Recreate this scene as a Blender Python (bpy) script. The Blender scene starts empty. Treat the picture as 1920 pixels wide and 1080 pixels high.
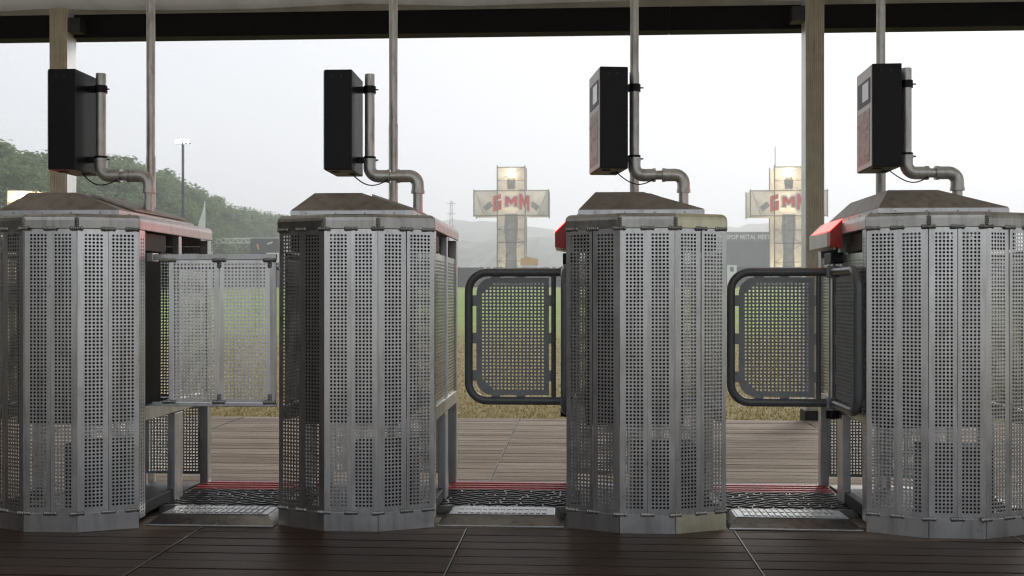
import bpy, bmesh, math, random
from mathutils import Vector, Matrix
R = math.radians
random.seed(7)
scene = bpy.context.scene
C = scene.collection

# ------------------------------------------------------------------ camera
cam_d = bpy.data.cameras.new('camera')
cam = bpy.data.objects.new('camera', cam_d); C.objects.link(cam)
cam.location = (0.0, -5.25, 1.166)
cam.rotation_euler = (R(90), 0, math.atan(0.0615))
cam_d.sensor_width = 36.0
cam_d.lens = 36.0 * 2000 / 1920
cam_d.shift_y = 15 / 1920
cam_d.clip_end = 3000
cam_d.dof.use_dof = True
cam_d.dof.focus_distance = 5.5
cam_d.dof.aperture_fstop = 7.0
scene.camera = cam

# ------------------------------------------------------------------ sky, sun, exposure
SUN_EL, SUN_AZ = 34.0, 24.0        # azimuth clockwise from +Y: over the field, to the right
w = bpy.data.worlds.new('World'); scene.world = w; w.use_nodes = True
nt = w.node_tree; nt.nodes.clear()
sky = nt.nodes.new('ShaderNodeTexSky'); sky.sky_type = 'NISHITA'; sky.sun_disc = False
sky.sun_elevation = R(SUN_EL); sky.sun_rotation = R(SUN_AZ)
sky.air_density = 1.0; sky.dust_density = 7.0; sky.ozone_density = 1.0
hsv = nt.nodes.new('ShaderNodeHueSaturation'); hsv.inputs['Saturation'].default_value = 0.22
bg = nt.nodes.new('ShaderNodeBackground'); bg.inputs['Strength'].default_value = 0.15
wo = nt.nodes.new('ShaderNodeOutputWorld')
nt.links.new(sky.outputs[0], hsv.inputs['Color']); veil = nt.nodes.new('ShaderNodeMix'); veil.data_type = 'RGBA'      # even high cloud over the whole sky
veil.inputs[0].default_value = .94; veil.inputs[7].default_value = (4.78, 4.93, 5.22, 1)
nt.links.new(hsv.outputs[0], veil.inputs[6]); nt.links.new(veil.outputs[2], bg.inputs[0]); nt.links.new(bg.outputs[0], wo.inputs[0])
sl = bpy.data.lights.new('sun', 'SUN'); sl.energy = 2.2; sl.angle = R(20); sl.color = (1.0, 0.95, 0.87)
so = bpy.data.objects.new('sun', sl); C.objects.link(so)
so.rotation_euler = (R(90 - SUN_EL), 0, R(180 - SUN_AZ))
sd = Vector((math.sin(R(SUN_AZ)) * math.cos(R(SUN_EL)), math.cos(R(SUN_AZ)) * math.cos(R(SUN_EL)), math.sin(R(SUN_EL))))
so.rotation_euler = (-sd).to_track_quat('-Z', 'Y').to_euler()
scene.view_settings.view_transform = 'Standard'
scene.view_settings.look = 'None'
scene.view_settings.exposure = 0.43
scene.view_settings.gamma = 1.0
scene.view_settings.use_curve_mapping = False
scene.cycles.filter_width = 1.2; scene.cycles.max_bounces = 7; scene.cycles.diffuse_bounces = 3; scene.cycles.glossy_bounces = 4; scene.cycles.volume_bounces = 0

# ------------------------------------------------------------------ materials
def new_mat(name):
    m = bpy.data.materials.new(name); m.use_nodes = True
    t = m.node_tree; t.nodes.clear()
    o = t.nodes.new('ShaderNodeOutputMaterial'); p = t.nodes.new('ShaderNodeBsdfPrincipled')
    t.links.new(p.outputs[0], o.inputs[0])
    return m, t, p
def node(t, kind, **kw):
    n = t.nodes.new(kind)
    for k, v in kw.items():
        if k in n.inputs: n.inputs[k].default_value = v
        else: setattr(n, k, v)
    return n
def ramp(t, src, stops):
    r = t.nodes.new('ShaderNodeValToRGB')
    e = r.color_ramp.elements
    while len(e) < len(stops): e.new(0.5)
    for el, (p, c) in zip(e, stops):
        el.position = p; el.color = c if len(c) == 4 else (*c, 1)
    t.links.new(src, r.inputs[0]); return r
def coords(t, scale=(1, 1, 1), kind='Object', rnd=0.0):
    tc = t.nodes.new('ShaderNodeTexCoord'); mp = t.nodes.new('ShaderNodeMapping')
    mp.inputs['Scale'].default_value = scale
    t.links.new(tc.outputs[kind], mp.inputs[0])
    if rnd:
        oi = t.nodes.new('ShaderNodeObjectInfo'); mu = node(t, 'ShaderNodeVectorMath', operation='SCALE')
        mu.inputs[0].default_value = (rnd, rnd * .7, rnd * 1.3)
        t.links.new(oi.outputs['Random'], mu.inputs['Scale'])
        ad = node(t, 'ShaderNodeVectorMath', operation='ADD')
        t.links.new(mp.outputs[0], ad.inputs[0]); t.links.new(mu.outputs[0], ad.inputs[1])
        return ad.outputs[0]
    return mp.outputs[0]
def noise(t, vec, scale, detail=4, rough=.55):
    n = node(t, 'ShaderNodeTexNoise', Scale=scale, Detail=detail, Roughness=rough)
    t.links.new(vec, n.inputs['Vector']); return n.outputs['Fac']
def mixc(t, a, b, fac, mode='MIX'):
    m = node(t, 'ShaderNodeMix', data_type='RGBA', blend_type=mode)
    for s, v in ((6, a), (7, b), (0, fac)):
        if hasattr(v, 'links') or hasattr(v, 'is_linked'): t.links.new(v, m.inputs[s])
        else: m.inputs[s].default_value = v if not isinstance(v, tuple) or len(v) == 4 else (*v, 1)
    return m.outputs[2]
def bump(t, p, h, strength, dist=.01):
    b = node(t, 'ShaderNodeBump', Strength=strength, Distance=dist)
    t.links.new(h, b.inputs['Height']); t.links.new(b.outputs[0], p.inputs['Normal'])

def metal(name, lo, hi, r0=.32, r1=.55, metallic=.9, stain=(.12, .10, .08), amount=.5, bmp=.08, streak=(9, 9, .9)):
    m, t, p = new_mat(name)
    v = coords(t, (1, 1, 1), rnd=13.0); vs = coords(t, streak, rnd=17.0)
    n1 = noise(t, v, 7.0, 6, .65); n2 = noise(t, vs, 2.2, 5, .6); n3 = noise(t, v, 55.0, 3, .7)
    c = ramp(t, n1, [(.3, lo), (.7, hi)]).outputs[0]
    f = ramp(t, n2, [(.48, (0, 0, 0)), (.78, (amount,) * 3)]).outputs[0]
    c = mixc(t, c, stain, f)
    sp = ramp(t, n3, [(.66, (0, 0, 0)), (.80, (.30, .30, .30))]).outputs[0]
    c = mixc(t, c, tuple(x * .7 for x in lo), sp)
    oi = t.nodes.new('ShaderNodeObjectInfo')
    tone = ramp(t, oi.outputs['Random'], [(0, (.84, .84, .83)), (.5, (.95, .95, .94)), (1, (1, 1, 1))]).outputs[0]
    c = mixc(t, c, tone, 1.0, 'MULTIPLY')
    sc = noise(t, coords(t, (40, 40, 1.5), rnd=29.0), 3.0, 3, .7)
    c = mixc(t, c, tuple(x * .62 for x in hi), ramp(t, sc, [(.66, (0, 0, 0)), (.76, (.35, .35, .35))]).outputs[0])
    t.links.new(c, p.inputs['Base Color'])
    rr = node(t, 'ShaderNodeMapRange'); rr.inputs['To Min'].default_value = r0; rr.inputs['To Max'].default_value = r1
    t.links.new(n1, rr.inputs[0]); t.links.new(rr.outputs[0], p.inputs['Roughness'])
    p.inputs['Metallic'].default_value = metallic
    if bmp: bump(t, p, n1, bmp, .004)
    return m
def plain(name, col, rough=.6, metallic=0.0, var=.15, scale=12, bmp=0.0, spec=.5):
    m, t, p = new_mat(name)
    v = coords(t, rnd=9.0); n = noise(t, v, scale, 5, .6)
    c = ramp(t, n, [(.3, tuple(x * (1 - var) for x in col)), (.7, tuple(min(1, x * (1 + var)) for x in col))]).outputs[0]
    t.links.new(c, p.inputs['Base Color']); p.inputs['Roughness'].default_value = rough
    p.inputs['Metallic'].default_value = metallic; p.inputs['Specular IOR Level'].default_value = spec
    if bmp: bump(t, p, n, bmp, .01)
    return m
def emit(name, col, strength, base=None):
    m, t, p = new_mat(name)
    p.inputs['Base Color'].default_value = (*(base or col), 1)
    p.inputs['Emission Color'].default_value = (*col, 1); p.inputs['Emission Strength'].default_value = strength
    p.inputs['Roughness'].default_value = .35
    return m

M = {}
M['steel'] = metal('brushed_steel', (.66, .675, .69), (.82, .83, .84), .23, .36, .95, amount=.38, bmp=.04)
M['steel_warm_tint'] = metal('zinc_yellow_steel', (.74, .71, .52), (.90, .87, .66), .25, .45, amount=.35)  # yellow base colour stands for a warm reflection on plain steel
M['cap'] = metal('cap_steel', (.38, .375, .36), (.55, .545, .52), .22, .36, .95, amount=.6)
M['frame'] = metal('frame_steel', (.54, .55, .57), (.72, .73, .75), .28, .45, .9, amount=.45)
M['weld'] = metal('weld_metal', (.24, .25, .24), (.46, .47, .45), .35, .6, amount=.3, bmp=.3)
M['hood'] = metal('hood_metal', (.27, .245, .225), (.40, .37, .34), .42, .6, stain=(.16, .09, .05), amount=.6)
M['dark_tube'] = plain('dark_grey_powder_coat', (.11, .115, .12), .28, 0.0, .12, 30)
M['dark_panel'] = plain('dark_grey_panel_paint', (.27, .28, .29), .45, 0.0, .10, 20)
M['black'] = plain('black_plastic', (.005, .005, .006), .42, 0, .2, 30, spec=.22)
M['machine'] = plain('machine_dark_grey', (.024, .024, .027), .5, .2, .3, 9)
M['galv'] = metal('galvanised_pipe', (.50, .50, .47), (.74, .73, .70), .3, .5, .8, stain=(.14, .11, .07), amount=.7, streak=(14, 14, 3))
M['alu_face'] = plain('reader_face_grey', (.66, .67, .68), .4, .1, .08, 10)
M['screen'] = plain('reader_screen', (.62, .64, .70), .12, 0, .04, 6)
M['red_print'] = plain('faded_red_print', (.54, .45, .42), .5, 0, .4, 22)
M['pale_print'] = plain('faded_poster_print', (.56, .53, .50), .5, 0, .3, 18)
M['red_glow'] = emit('red_lamp_lens', (1.0, .025, .02), 8.5, (.6, .02, .01))
M['red_lens'] = emit('red_lamp_end', (1.0, .05, .02), .02, (.30, .028, .02))
M['white_led'] = plain('led_cap_white', (.8, .8, .78), .2)
M['housing'] = metal('lamp_housing_grey', (.66, .66, .67), (.82, .82, .83), .35, .5, .6, amount=.25)
M['tread_plate'] = metal('tread_plate_alu', (.30, .31, .32), (.44, .45, .46), .3, .5, .8, amount=.5, bmp=.15)
M['mat_grey'] = plain('tread_mat_grey', (.17, .17, .17), .5, .3, .35, 26, .2)
M['mat_black'] = plain('tread_rubber_black', (.012, .012, .013), .4, 0, .4, 40, .3)
M['mat_red'] = plain('tread_strip_red', (.34, .030, .035), .45, 0, .5, 40, .3)
M['post'] = metal('weathered_alu_post', (.46, .42, .33), (.62, .58, .48), .5, .7, .25, stain=(.16, .13, .08), amount=.5, streak=(20, 20, 1.2))
M['beam'] = plain('black_beam', (.004, .004, .005), .6, 0, .3, 6, spec=.12)
M['strip_white'] = plain('seam_metal', (.075, .068, .06), .35, .6, .3, 20)

def canvas_mat():
    m, t, p = new_mat('tent_canvas')
    v = coords(t, (1, .2, 1)); n = noise(t, v, 3.0, 5, .6)
    c = ramp(t, n, [(.3, (.50, .48, .43)), (.7, (.66, .64, .58))]).outputs[0]
    t.links.new(c, p.inputs['Base Color']); p.inputs['Roughness'].default_value = .7
    tr = t.nodes.new('ShaderNodeBsdfTranslucent'); t.links.new(c, tr.inputs[0])
    mx = node(t, 'ShaderNodeMixShader', Fac=.30)
    t.links.new(p.outputs[0], mx.inputs[1]); t.links.new(tr.outputs[0], mx.inputs[2])
    t.links.new(mx.outputs[0], t.nodes['Material Output'].inputs[0])
    return m
M['canvas'] = canvas_mat()
M['wall_canvas'] = plain('dark_side_added_wall', (.045, .034, .027), .7, 0, .2, 2)

def wood_mat():
    m, t, p = new_mat('deck_board_wood')
    v = coords(t, (1.2, 22, 22), rnd=31.0); v2 = coords(t, (1, 1, 1), kind='Object', rnd=23.0)
    g = noise(t, v, 2.6, 7, .68); d = noise(t, v2, 2.2, 4, .6); f = noise(t, coords(t, (3, 70, 70), rnd=11.0), 2.0, 5, .7)
    c = ramp(t, g, [(.22, (.080, .066, .056)), (.45, (.215, .185, .158)), (.62, (.300, .262, .226)), (.85, (.38, .342, .30))]).outputs[0]
    oi = t.nodes.new('ShaderNodeObjectInfo')
    tone = ramp(t, oi.outputs['Random'], [(0, (.74, .69, .65)), (.5, (.96, .93, .90)), (1, (1.15, 1.13, 1.10))]).outputs[0]
    c = mixc(t, c, tone, 1.0, 'MULTIPLY')
    st = ramp(t, f, [(.28, (.35, .32, .30)), (.42, (1, 1, 1))]).outputs[0]
    c = mixc(t, c, st, .85, 'MULTIPLY')
    # damp, plus roof shade painted as darker brown, on the deck's front side
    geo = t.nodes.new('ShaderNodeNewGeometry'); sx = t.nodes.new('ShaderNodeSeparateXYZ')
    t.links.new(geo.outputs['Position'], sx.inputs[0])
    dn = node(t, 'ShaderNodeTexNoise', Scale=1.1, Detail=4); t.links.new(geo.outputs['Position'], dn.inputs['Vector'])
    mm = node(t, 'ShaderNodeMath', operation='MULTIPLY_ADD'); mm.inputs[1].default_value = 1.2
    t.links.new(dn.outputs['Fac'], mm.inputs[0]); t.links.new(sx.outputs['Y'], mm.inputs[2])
    wet_and_shade = ramp(t, mm.outputs[0], [(.55, (1, 1, 1)), (1.0, (0, 0, 0))]).outputs[0]
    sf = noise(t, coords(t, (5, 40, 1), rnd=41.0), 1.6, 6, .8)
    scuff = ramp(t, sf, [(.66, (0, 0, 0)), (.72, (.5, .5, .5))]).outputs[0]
    c = mixc(t, c, mixc(t, c, (.165, .098, .056), 1.0, 'MULTIPLY'), wet_and_shade)
    c = mixc(t, c, (.16, .135, .11), scuff)
    t.links.new(c, p.inputs['Base Color'])
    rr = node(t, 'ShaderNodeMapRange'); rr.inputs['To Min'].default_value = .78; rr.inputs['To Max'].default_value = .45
    t.links.new(wet_and_shade, rr.inputs[0]); t.links.new(rr.outputs[0], p.inputs['Roughness'])
    p.inputs['Specular IOR Level'].default_value = .09
    wv = node(t, 'ShaderNodeMath', operation='ADD'); t.links.new(g, wv.inputs[0]); t.links.new(f, wv.inputs[1])
    wr = node(t, 'ShaderNodeTexWave', wave_type='BANDS', bands_direction='Y', Scale=26.0, Distortion=.6, Detail=1.0)
    t.links.new(coords(t, (.05, 1, 1)), wr.inputs['Vector'])
    wa = node(t, 'ShaderNodeMath', operation='MULTIPLY_ADD'); wa.inputs[1].default_value = .45
    t.links.new(wr.outputs['Fac'], wa.inputs[0]); t.links.new(wv.outputs[0], wa.inputs[2])
    bump(t, p, wa.outputs[0], .55, .006)
    return m
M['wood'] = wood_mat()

def field_mat():
    m, t, p = new_mat('field_ground')
    v = coords(t, (1, 1, 1)); n1 = noise(t, v, .13, 6, .65); n2 = noise(t, v, .5, 8, .75); n3 = noise(t, v, 14, 5, .75)
    geo = t.nodes.new('ShaderNodeNewGeometry'); sx = t.nodes.new('ShaderNodeSeparateXYZ'); t.links.new(geo.outputs['Position'], sx.inputs[0])
    mr = node(t, 'ShaderNodeMapRange'); mr.inputs['From Min'].default_value = 14; mr.inputs['From Max'].default_value = 42; t.links.new(sx.outputs['Y'], mr.inputs[0])
    ad = node(t, 'ShaderNodeMath', operation='MULTIPLY_ADD'); ad.inputs[1].default_value = 1.1; t.links.new(n1, ad.inputs[0]); t.links.new(mr.outputs[0], ad.inputs[2])
    fac = ramp(t, ad.outputs[0], [(.72, (0, 0, 0)), (1.25, (1, 1, 1))]).outputs[0]
    ad2 = node(t, 'ShaderNodeMath', operation='DIVIDE'); ad2.inputs[1].default_value = 1.6; t.links.new(ad.outputs[0], ad2.inputs[0])
    fac = ramp(t, ad2.outputs[0], [(.36, (0, 0, 0)), (.72, (1, 1, 1))]).outputs[0]
    straw = ramp(t, n3, [(.3, (.09, .068, .03)), (.5, (.19, .15, .07)), (.72, (.30, .245, .125))]).outputs[0]
    green = ramp(t, n2, [(.3, (.12, .175, .036)), (.7, (.215, .285, .072))]).outputs[0]
    c = mixc(t, straw, green, fac)
    t.links.new(c, p.inputs['Base Color']); p.inputs['Roughness'].default_value = .9; p.inputs['Specular IOR Level'].default_value = .1
    bump(t, p, n3, .3, .02)
    return m
M['field'] = field_mat()
def leaf_mat(name, a, b, c_):
    m, t, p = new_mat(name)
    geo = t.nodes.new('ShaderNodeNewGeometry')
    c = ramp(t, geo.outputs['Random Per Island'], [(0, a), (.5, b), (1, c_)]).outputs[0]
    t.links.new(c, p.inputs['Base Color']); p.inputs['Roughness'].default_value = .75; p.inputs['Specular IOR Level'].default_value = .2
    tr = t.nodes.new('ShaderNodeBsdfTranslucent'); t.links.new(c, tr.inputs[0])
    mx = node(t, 'ShaderNodeMixShader', Fac=.45)
    t.links.new(p.outputs[0], mx.inputs[1]); t.links.new(tr.outputs[0], mx.inputs[2])
    t.links.new(mx.outputs[0], t.nodes['Material Output'].inputs[0])
    return m
M['leaf'] = leaf_mat('tree_leaf', (.085, .135, .050), (.125, .190, .072), (.180, .250, .105))
M['grass'] = leaf_mat('dry_grass_blade', (.13, .125, .035), (.25, .20, .075), (.36, .30, .14))
M['bark'] = plain('bark', (.09, .07, .05), .9, 0, .3, 8, .4)
M['hill'] = plain('far_wooded_hill', (.050, .075, .040), .95, 0, .35, .12)
M['fence_dark'] = plain('fence_dark_panel', (.030, .032, .036), .8, 0, .12, 2)
M['grey_build'] = plain('stage_grey_cladding', (.055, .062, .075), .8, 0, .1, .5)
M['roof_grey'] = plain('stage_fascia_grey', (.10, .10, .11), .8, 0, .1, .5)
M['white'] = plain('white_paint', (.75, .75, .75), .6, 0, .06, 2)
M['truss'] = plain('truss_metal', (.42, .42, .42), .45, .5, .2, 2)
M['truss_dark'] = plain('tower_truss_dark', (.20, .18, .16), .55, .3, .2, 2)
M['flag'] = plain('white_flag_cloth', (.62, .63, .66), .8, 0, .1, 3)
M['lamp_white'] = emit('floodlight_face', (1, .97, .88), 90.0)
M['lamp_warm'] = emit('warm_lamp', (1, .86, .55), 14.0)
M['gmm_red'] = plain('banner_letter_red', (.72, .050, .030), .6, 0, .12, 2)
M['gmm_white'] = plain('banner_letter_white', (.80, .78, .74), .6, 0, .05, 2)
M['banner_dark'] = plain('banner_dark_print', (.33, .31, .29), .7, 0, .25, 1.2)
M['orange'] = plain('orange_paint', (.62, .36, .08), .6, 0, .1, 2)
def banner_mat():
    m, t, p = new_mat('printed_mesh_banner')
    v = coords(t); n = noise(t, v, .7, 5, .65)
    c = ramp(t, n, [(.28, (.62, .60, .57)), (.5, (.78, .76, .72)), (.75, (.88, .87, .83))]).outputs[0]
    t.links.new(c, p.inputs['Base Color']); p.inputs['Roughness'].default_value = .8
    tr = t.nodes.new('ShaderNodeBsdfTranslucent'); t.links.new(c, tr.inputs[0])
    mx = node(t, 'ShaderNodeMixShader', Fac=.65)
    t.links.new(p.outputs[0], mx.inputs[1]); t.links.new(tr.outputs[0], mx.inputs[2])
    t.links.new(mx.outputs[0], t.nodes['Material Output'].inputs[0])
    return m
M['banner'] = banner_mat()

# ------------------------------------------------------------------ helpers
class MB:
    def __init__(s): s.v = []; s.f = []; s.sm = []
    def add(s, vs, fs, smooth=False):
        o = len(s.v); s.v += [tuple(p) for p in vs]
        for f in fs: s.f.append(tuple(i + o for i in f)); s.sm.append(smooth)
        return s
    def box(s, x0, x1, y0, y1, z0, z1, b=0.0):
        if b <= 0:
            v = [(x, y, z) for z in (z0, z1) for y in (y0, y1) for x in (x0, x1)]
            return s.add(v, [(0, 2, 3, 1), (4, 5, 7, 6), (0, 1, 5, 4), (1, 3, 7, 5), (3, 2, 6, 7), (2, 0, 4, 6)])
        bm = bmesh.new(); bmesh.ops.create_cube(bm, size=1)
        for q in bm.verts: q.co = ((x0 + x1) / 2 + q.co.x * (x1 - x0), (y0 + y1) / 2 + q.co.y * (y1 - y0), (z0 + z1) / 2 + q.co.z * (z1 - z0))
        bmesh.ops.bevel(bm, geom=bm.edges[:], offset=b, segments=2, affect='EDGES', profile=.6)
        bm.verts.index_update()
        s.add([q.co for q in bm.verts], [[q.index for q in f.verts] for f in bm.faces]); bm.free(); return s
    def tube(s, pts, r, n=14, cap=True, smooth=True, r2=None):
        pts = [Vector(p) for p in pts]; rings = []
        up = None
        for i, p in enumerate(pts):
            d = (pts[min(i + 1, len(pts) - 1)] - pts[max(i - 1, 0)]).normalized()
            if up is None:
                a = Vector((0, 0, 1)) if abs(d.z) < .9 else Vector((1, 0, 0)); up = d.cross(a).normalized()
            else: up = (up - d * up.dot(d)).normalized()
            sd_ = d.cross(up)
            rr = r if r2 is None else r + (r2 - r) * i / max(1, len(pts) - 1)
            rings.append([p + (up * math.cos(2 * math.pi * k / n) + sd_ * math.sin(2 * math.pi * k / n)) * rr for k in range(n)])
        vs = [q for rg in rings for q in rg]
        fs = [(i * n + k, i * n + (k + 1) % n, (i + 1) * n + (k + 1) % n, (i + 1) * n + k) for i in range(len(pts) - 1) for k in range(n)]
        s.add(vs, fs, smooth)
        if cap: s.add(rings[0], [tuple(range(n))[::-1]]); s.add(rings[-1], [tuple(range(n))])
        return s
    def prism(s, poly, y0, y1):     # poly in x,z; extruded along y
        n = len(poly)
        v = [(x, y0, z) for x, z in poly] + [(x, y1, z) for x, z in poly]
        return s.add(v, [tuple(range(n)), tuple(range(n, 2 * n))[::-1]] + [(i, i + n, (i + 1) % n + n, (i + 1) % n) for i in range(n)])
    def mesh(s, name):
        me = bpy.data.meshes.new(name); me.from_pydata(s.v, [], s.f)
        me.polygons.foreach_set('use_smooth', s.sm); me.update(); return me
    def build(s, name, mat, parent=None, loc=(0, 0, 0), rz=0.0): return obj(name, s.mesh(name), mat, parent, loc, rz)
def obj(name, me, mat, parent=None, loc=(0, 0, 0), rz=0.0):
    if isinstance(mat, str): mat = M[mat]
    o = bpy.data.objects.new(name, me); C.objects.link(o)
    if mat and not me.materials: me.materials.append(mat)
    o.location = loc; o.rotation_euler = (0, 0, rz); o.parent = parent
    return o
def tag(o, label=None, cat=None, group=None, kind=None):
    for k, v in (('label', label), ('category', cat), ('group', group), ('kind', kind)):
        if v: o[k] = v
    return o
def empty(name, loc=(0, 0, 0), rz=0.0):
    o = bpy.data.objects.new(name, None); C.objects.link(o); o.location = loc; o.rotation_euler = (0, 0, rz)
    o.empty_display_size = .1
    return o
KIDS = {}
def copy_tree(o, parent=None):
    c = o.copy(); C.objects.link(c); c.parent = parent
    for ch in [x for x in list(bpy.data.objects) if x.parent == o]: copy_tree(ch, c)
    return c
def arc(cx, cz, r, a0, a1, n): return [(cx + r * math.cos(R(a0 + (a1 - a0) * i / n)), cz + r * math.sin(R(a0 + (a1 - a0) * i / n))) for i in range(n + 1)]

def perf(name, wd, h, x1, cols, z1, rows, px, pz, r, t=.003, skip=None, shape=None):
    """flat sheet in XZ, front at y=0, with real round holes"""
    xs = sorted(set([0.0] + [x1 - px / 2 + i * px for i in range(cols + 1)] + [wd]))
    zs = sorted(set([0.0] + [z1 - pz / 2 + i * pz for i in range(rows + 1)] + [h]))
    nx, nz = len(xs), len(zs); V = []; F = []
    sh = shape or (lambda x, z: (x, z))
    for y in (0.0, t):
        for z in zs:
            for x in xs:
                a, b = sh(x, z); V.append((a, y, b))
    N = nx * nz
    cs = [(r * math.cos(R(22.5 + 45 * k)), r * math.sin(R(22.5 + 45 * k))) for k in range(8)]
    for j in range(nz - 1):
        for i in range(nx - 1):
            c = [j * nx + i, j * nx + i + 1, (j + 1) * nx + i + 1, (j + 1) * nx + i]
            ci, cj = i - 1, j - 1
            if 0 <= ci < cols and 0 <= cj < rows and not (skip and skip(ci, cj)):
                cx, cz = (xs[i] + xs[i + 1]) / 2, (zs[j] + zs[j + 1]) / 2
                o = len(V)
                V += [(cx + a, 0.0, cz + b) for a, b in cs] + [(cx + a, t, cz + b) for a, b in cs]
                fr = [(c[0], c[1], o + 6, o + 5), (c[1], c[2], o, o + 7), (c[2], c[3], o + 2, o + 1), (c[3], c[0], o + 4, o + 3),
                      (c[1], o + 7, o + 6), (c[2], o + 1, o), (c[3], o + 3, o + 2), (c[0], o + 5, o + 4)]
                F += fr
                F += [tuple((q + N if q < N else q + 8) for q in f[::-1]) for f in fr]
                F += [(o + k, o + (k + 1) % 8, o + 8 + (k + 1) % 8, o + 8 + k) for k in range(8)]
            else:
                F.append(tuple(c)); F.append(tuple(q + N for q in c[::-1]))
    loop = list(range(nx)) + [j * nx + nx - 1 for j in range(1, nz)] + [(nz - 1) * nx + i for i in range(nx - 2, -1, -1)] + [j * nx for j in range(nz - 2, 0, -1)]
    for a, b in zip(loop, loop[1:] + loop[:1]): F.append((a, a + N, b + N, b))
    me = bpy.data.meshes.new(name); me.from_pydata(V, [], F); me.update()
    return me
def text_mesh(name, s, size, depth, align='CENTER', offset=0.0):
    cu = bpy.data.curves.new(name, 'FONT'); cu.body = s; cu.size = size; cu.extrude = depth; cu.align_x = align; cu.offset = offset
    cu.resolution_u = 3
    o = bpy.data.objects.new(name, cu); C.objects.link(o)
    me = bpy.data.meshes.new_from_object(o.evaluated_get(bpy.context.evaluated_depsgraph_get()))
    bpy.data.objects.remove(o)
    for q in me.vertices: q.co = (q.co.x, -q.co.z, q.co.y)
    me.materials.clear(); me.name = name
    return me

# ================================================================== THE SETTING
def ground_z(x, y):
    if y <= 6: return -.13
    if y <= 125: return -.13 + .0208 * (y - 6)
    return -.13 + .0208 * 119 + .004 * (y - 125)
ys = [-310, -120, -60, -30, -15, -6, 0, 4, 5, 6, 8, 10, 13, 17, 22, 28, 36, 46, 60, 80, 100, 125, 160, 220, 320, 500, 760]
xs = [-720, -350, -180, -100, -60, -35, -20, -12, -8, -5, -2, 0, 2, 5, 8, 12, 20, 35, 60, 100, 180, 350, 720]
gm = MB(); gm.add([(x, y, ground_z(x, y)) for y in ys for x in xs],
                  [(j * len(xs) + i, j * len(xs) + i + 1, (j + 1) * len(xs) + i + 1, (j + 1) * len(xs) + i) for j in range(len(ys) - 1) for i in range(len(xs) - 1)])
tag(gm.build('field_ground', 'field'), kind='structure')

# deck: boards laid across, in panels 1.33 m wide with a metal seam between panels
deck = tag(empty('wooden_deck'), kind='structure')
PW, BW = 1.33, .142
seam0 = -.555
def board_mesh(L):
    m = MB(); c = .004; b = BW / 2 - .003
    prof = [(-b, -.035), (b, -.035), (b, -c), (b - c, 0), (-b + c, 0), (-b, -c)]
    n = len(prof)
    v = [(-L / 2, y, z) for y, z in prof] + [(L / 2, y, z) for y, z in prof]
    m.add(v, [tuple(range(n))[::-1], tuple(range(n, 2 * n))] + [(i, (i + 1) % n, (i + 1) % n + n, i + n) for i in range(n)])
    return m.mesh('board')
bm_ = board_mesh(PW - .012)
rows = [(-.85 + BW * k) for k in range(-60, 41)]
far = MB()
for r_i, y in enumerate(rows):
    if y > 4.9: continue
    for k in range(-6, 7):
        xc = seam0 + PW * (k + .5)
        near = y > -1.3 and (-3 <= k <= 2 if y < 1.3 else -4 <= k <= 3)
        dz = random.uniform(-.0015, .0015)
        if near:
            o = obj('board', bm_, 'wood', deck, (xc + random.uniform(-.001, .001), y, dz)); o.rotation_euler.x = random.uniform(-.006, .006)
        else:
            far.box(xc - PW / 2 + .006, xc + PW / 2 - .006, y - BW / 2 + .003, y + BW / 2 - .003, -.035, dz)
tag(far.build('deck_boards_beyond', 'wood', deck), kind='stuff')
MB().box(-9, 9, -10, 4.88, -.125, -.045).build('deck_underframe', 'black', deck)
for k in range(-5, 7):
    MB().box(seam0 + PW * k - .003, seam0 + PW * k + .003, -10, 4.88, -.04, .0035).build('seam_strip', 'strip_white', deck)

# canopy over the deck
cano = empty('tent_canopy', (0, 5.2, 0))
tag(cano, 'pale canvas canopy roof along the top of the picture', 'canopy')
cm = MB()
NX, NY = 24, 14
cv = []
for j in range(NY + 1):
    for i in range(NX + 1):
        x = -13 + 26 * i / NX; y = .25 - 9.0 * j / NY
        cv.append((x, y, 4.0 + .55 * math.sin(math.pi * j / NY) + .025 * math.sin(x * 2.1)))
cm.add(cv, [(j * (NX + 1) + i, j * (NX + 1) + i + 1, (j + 1) * (NX + 1) + i + 1, (j + 1) * (NX + 1) + i) for j in range(NY) for i in range(NX)], True)
cm.build('roof_canvas', 'canvas', cano)
fa = MB().box(-13, 13, .02, .05, 3.97, 4.55); fa.build('valance', 'canvas', cano)
bw = empty('roof_beam', (-.3, 5.22, 0), .010); tag(bw, 'long black roof beam running under the canopy edge', 'beam')
for k in range(-3, 3):
    MB().box(k * 4.1 + 1.2, k * 4.1 + 5.296, -.10, .10, 3.735, 3.965, .006).build('beam_length', 'beam', bw)
sw = tag(MB().box(-8.1, -8.02, -10.2, -.2, -.1, 5.2).build('tent_side_added_wall', 'wall_canvas'), 'unseen dark wall added left of the turnstiles to darken their left faces', 'wall')  # out-of-view wall, added to give the cabinets' left faces a dark reflection

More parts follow.
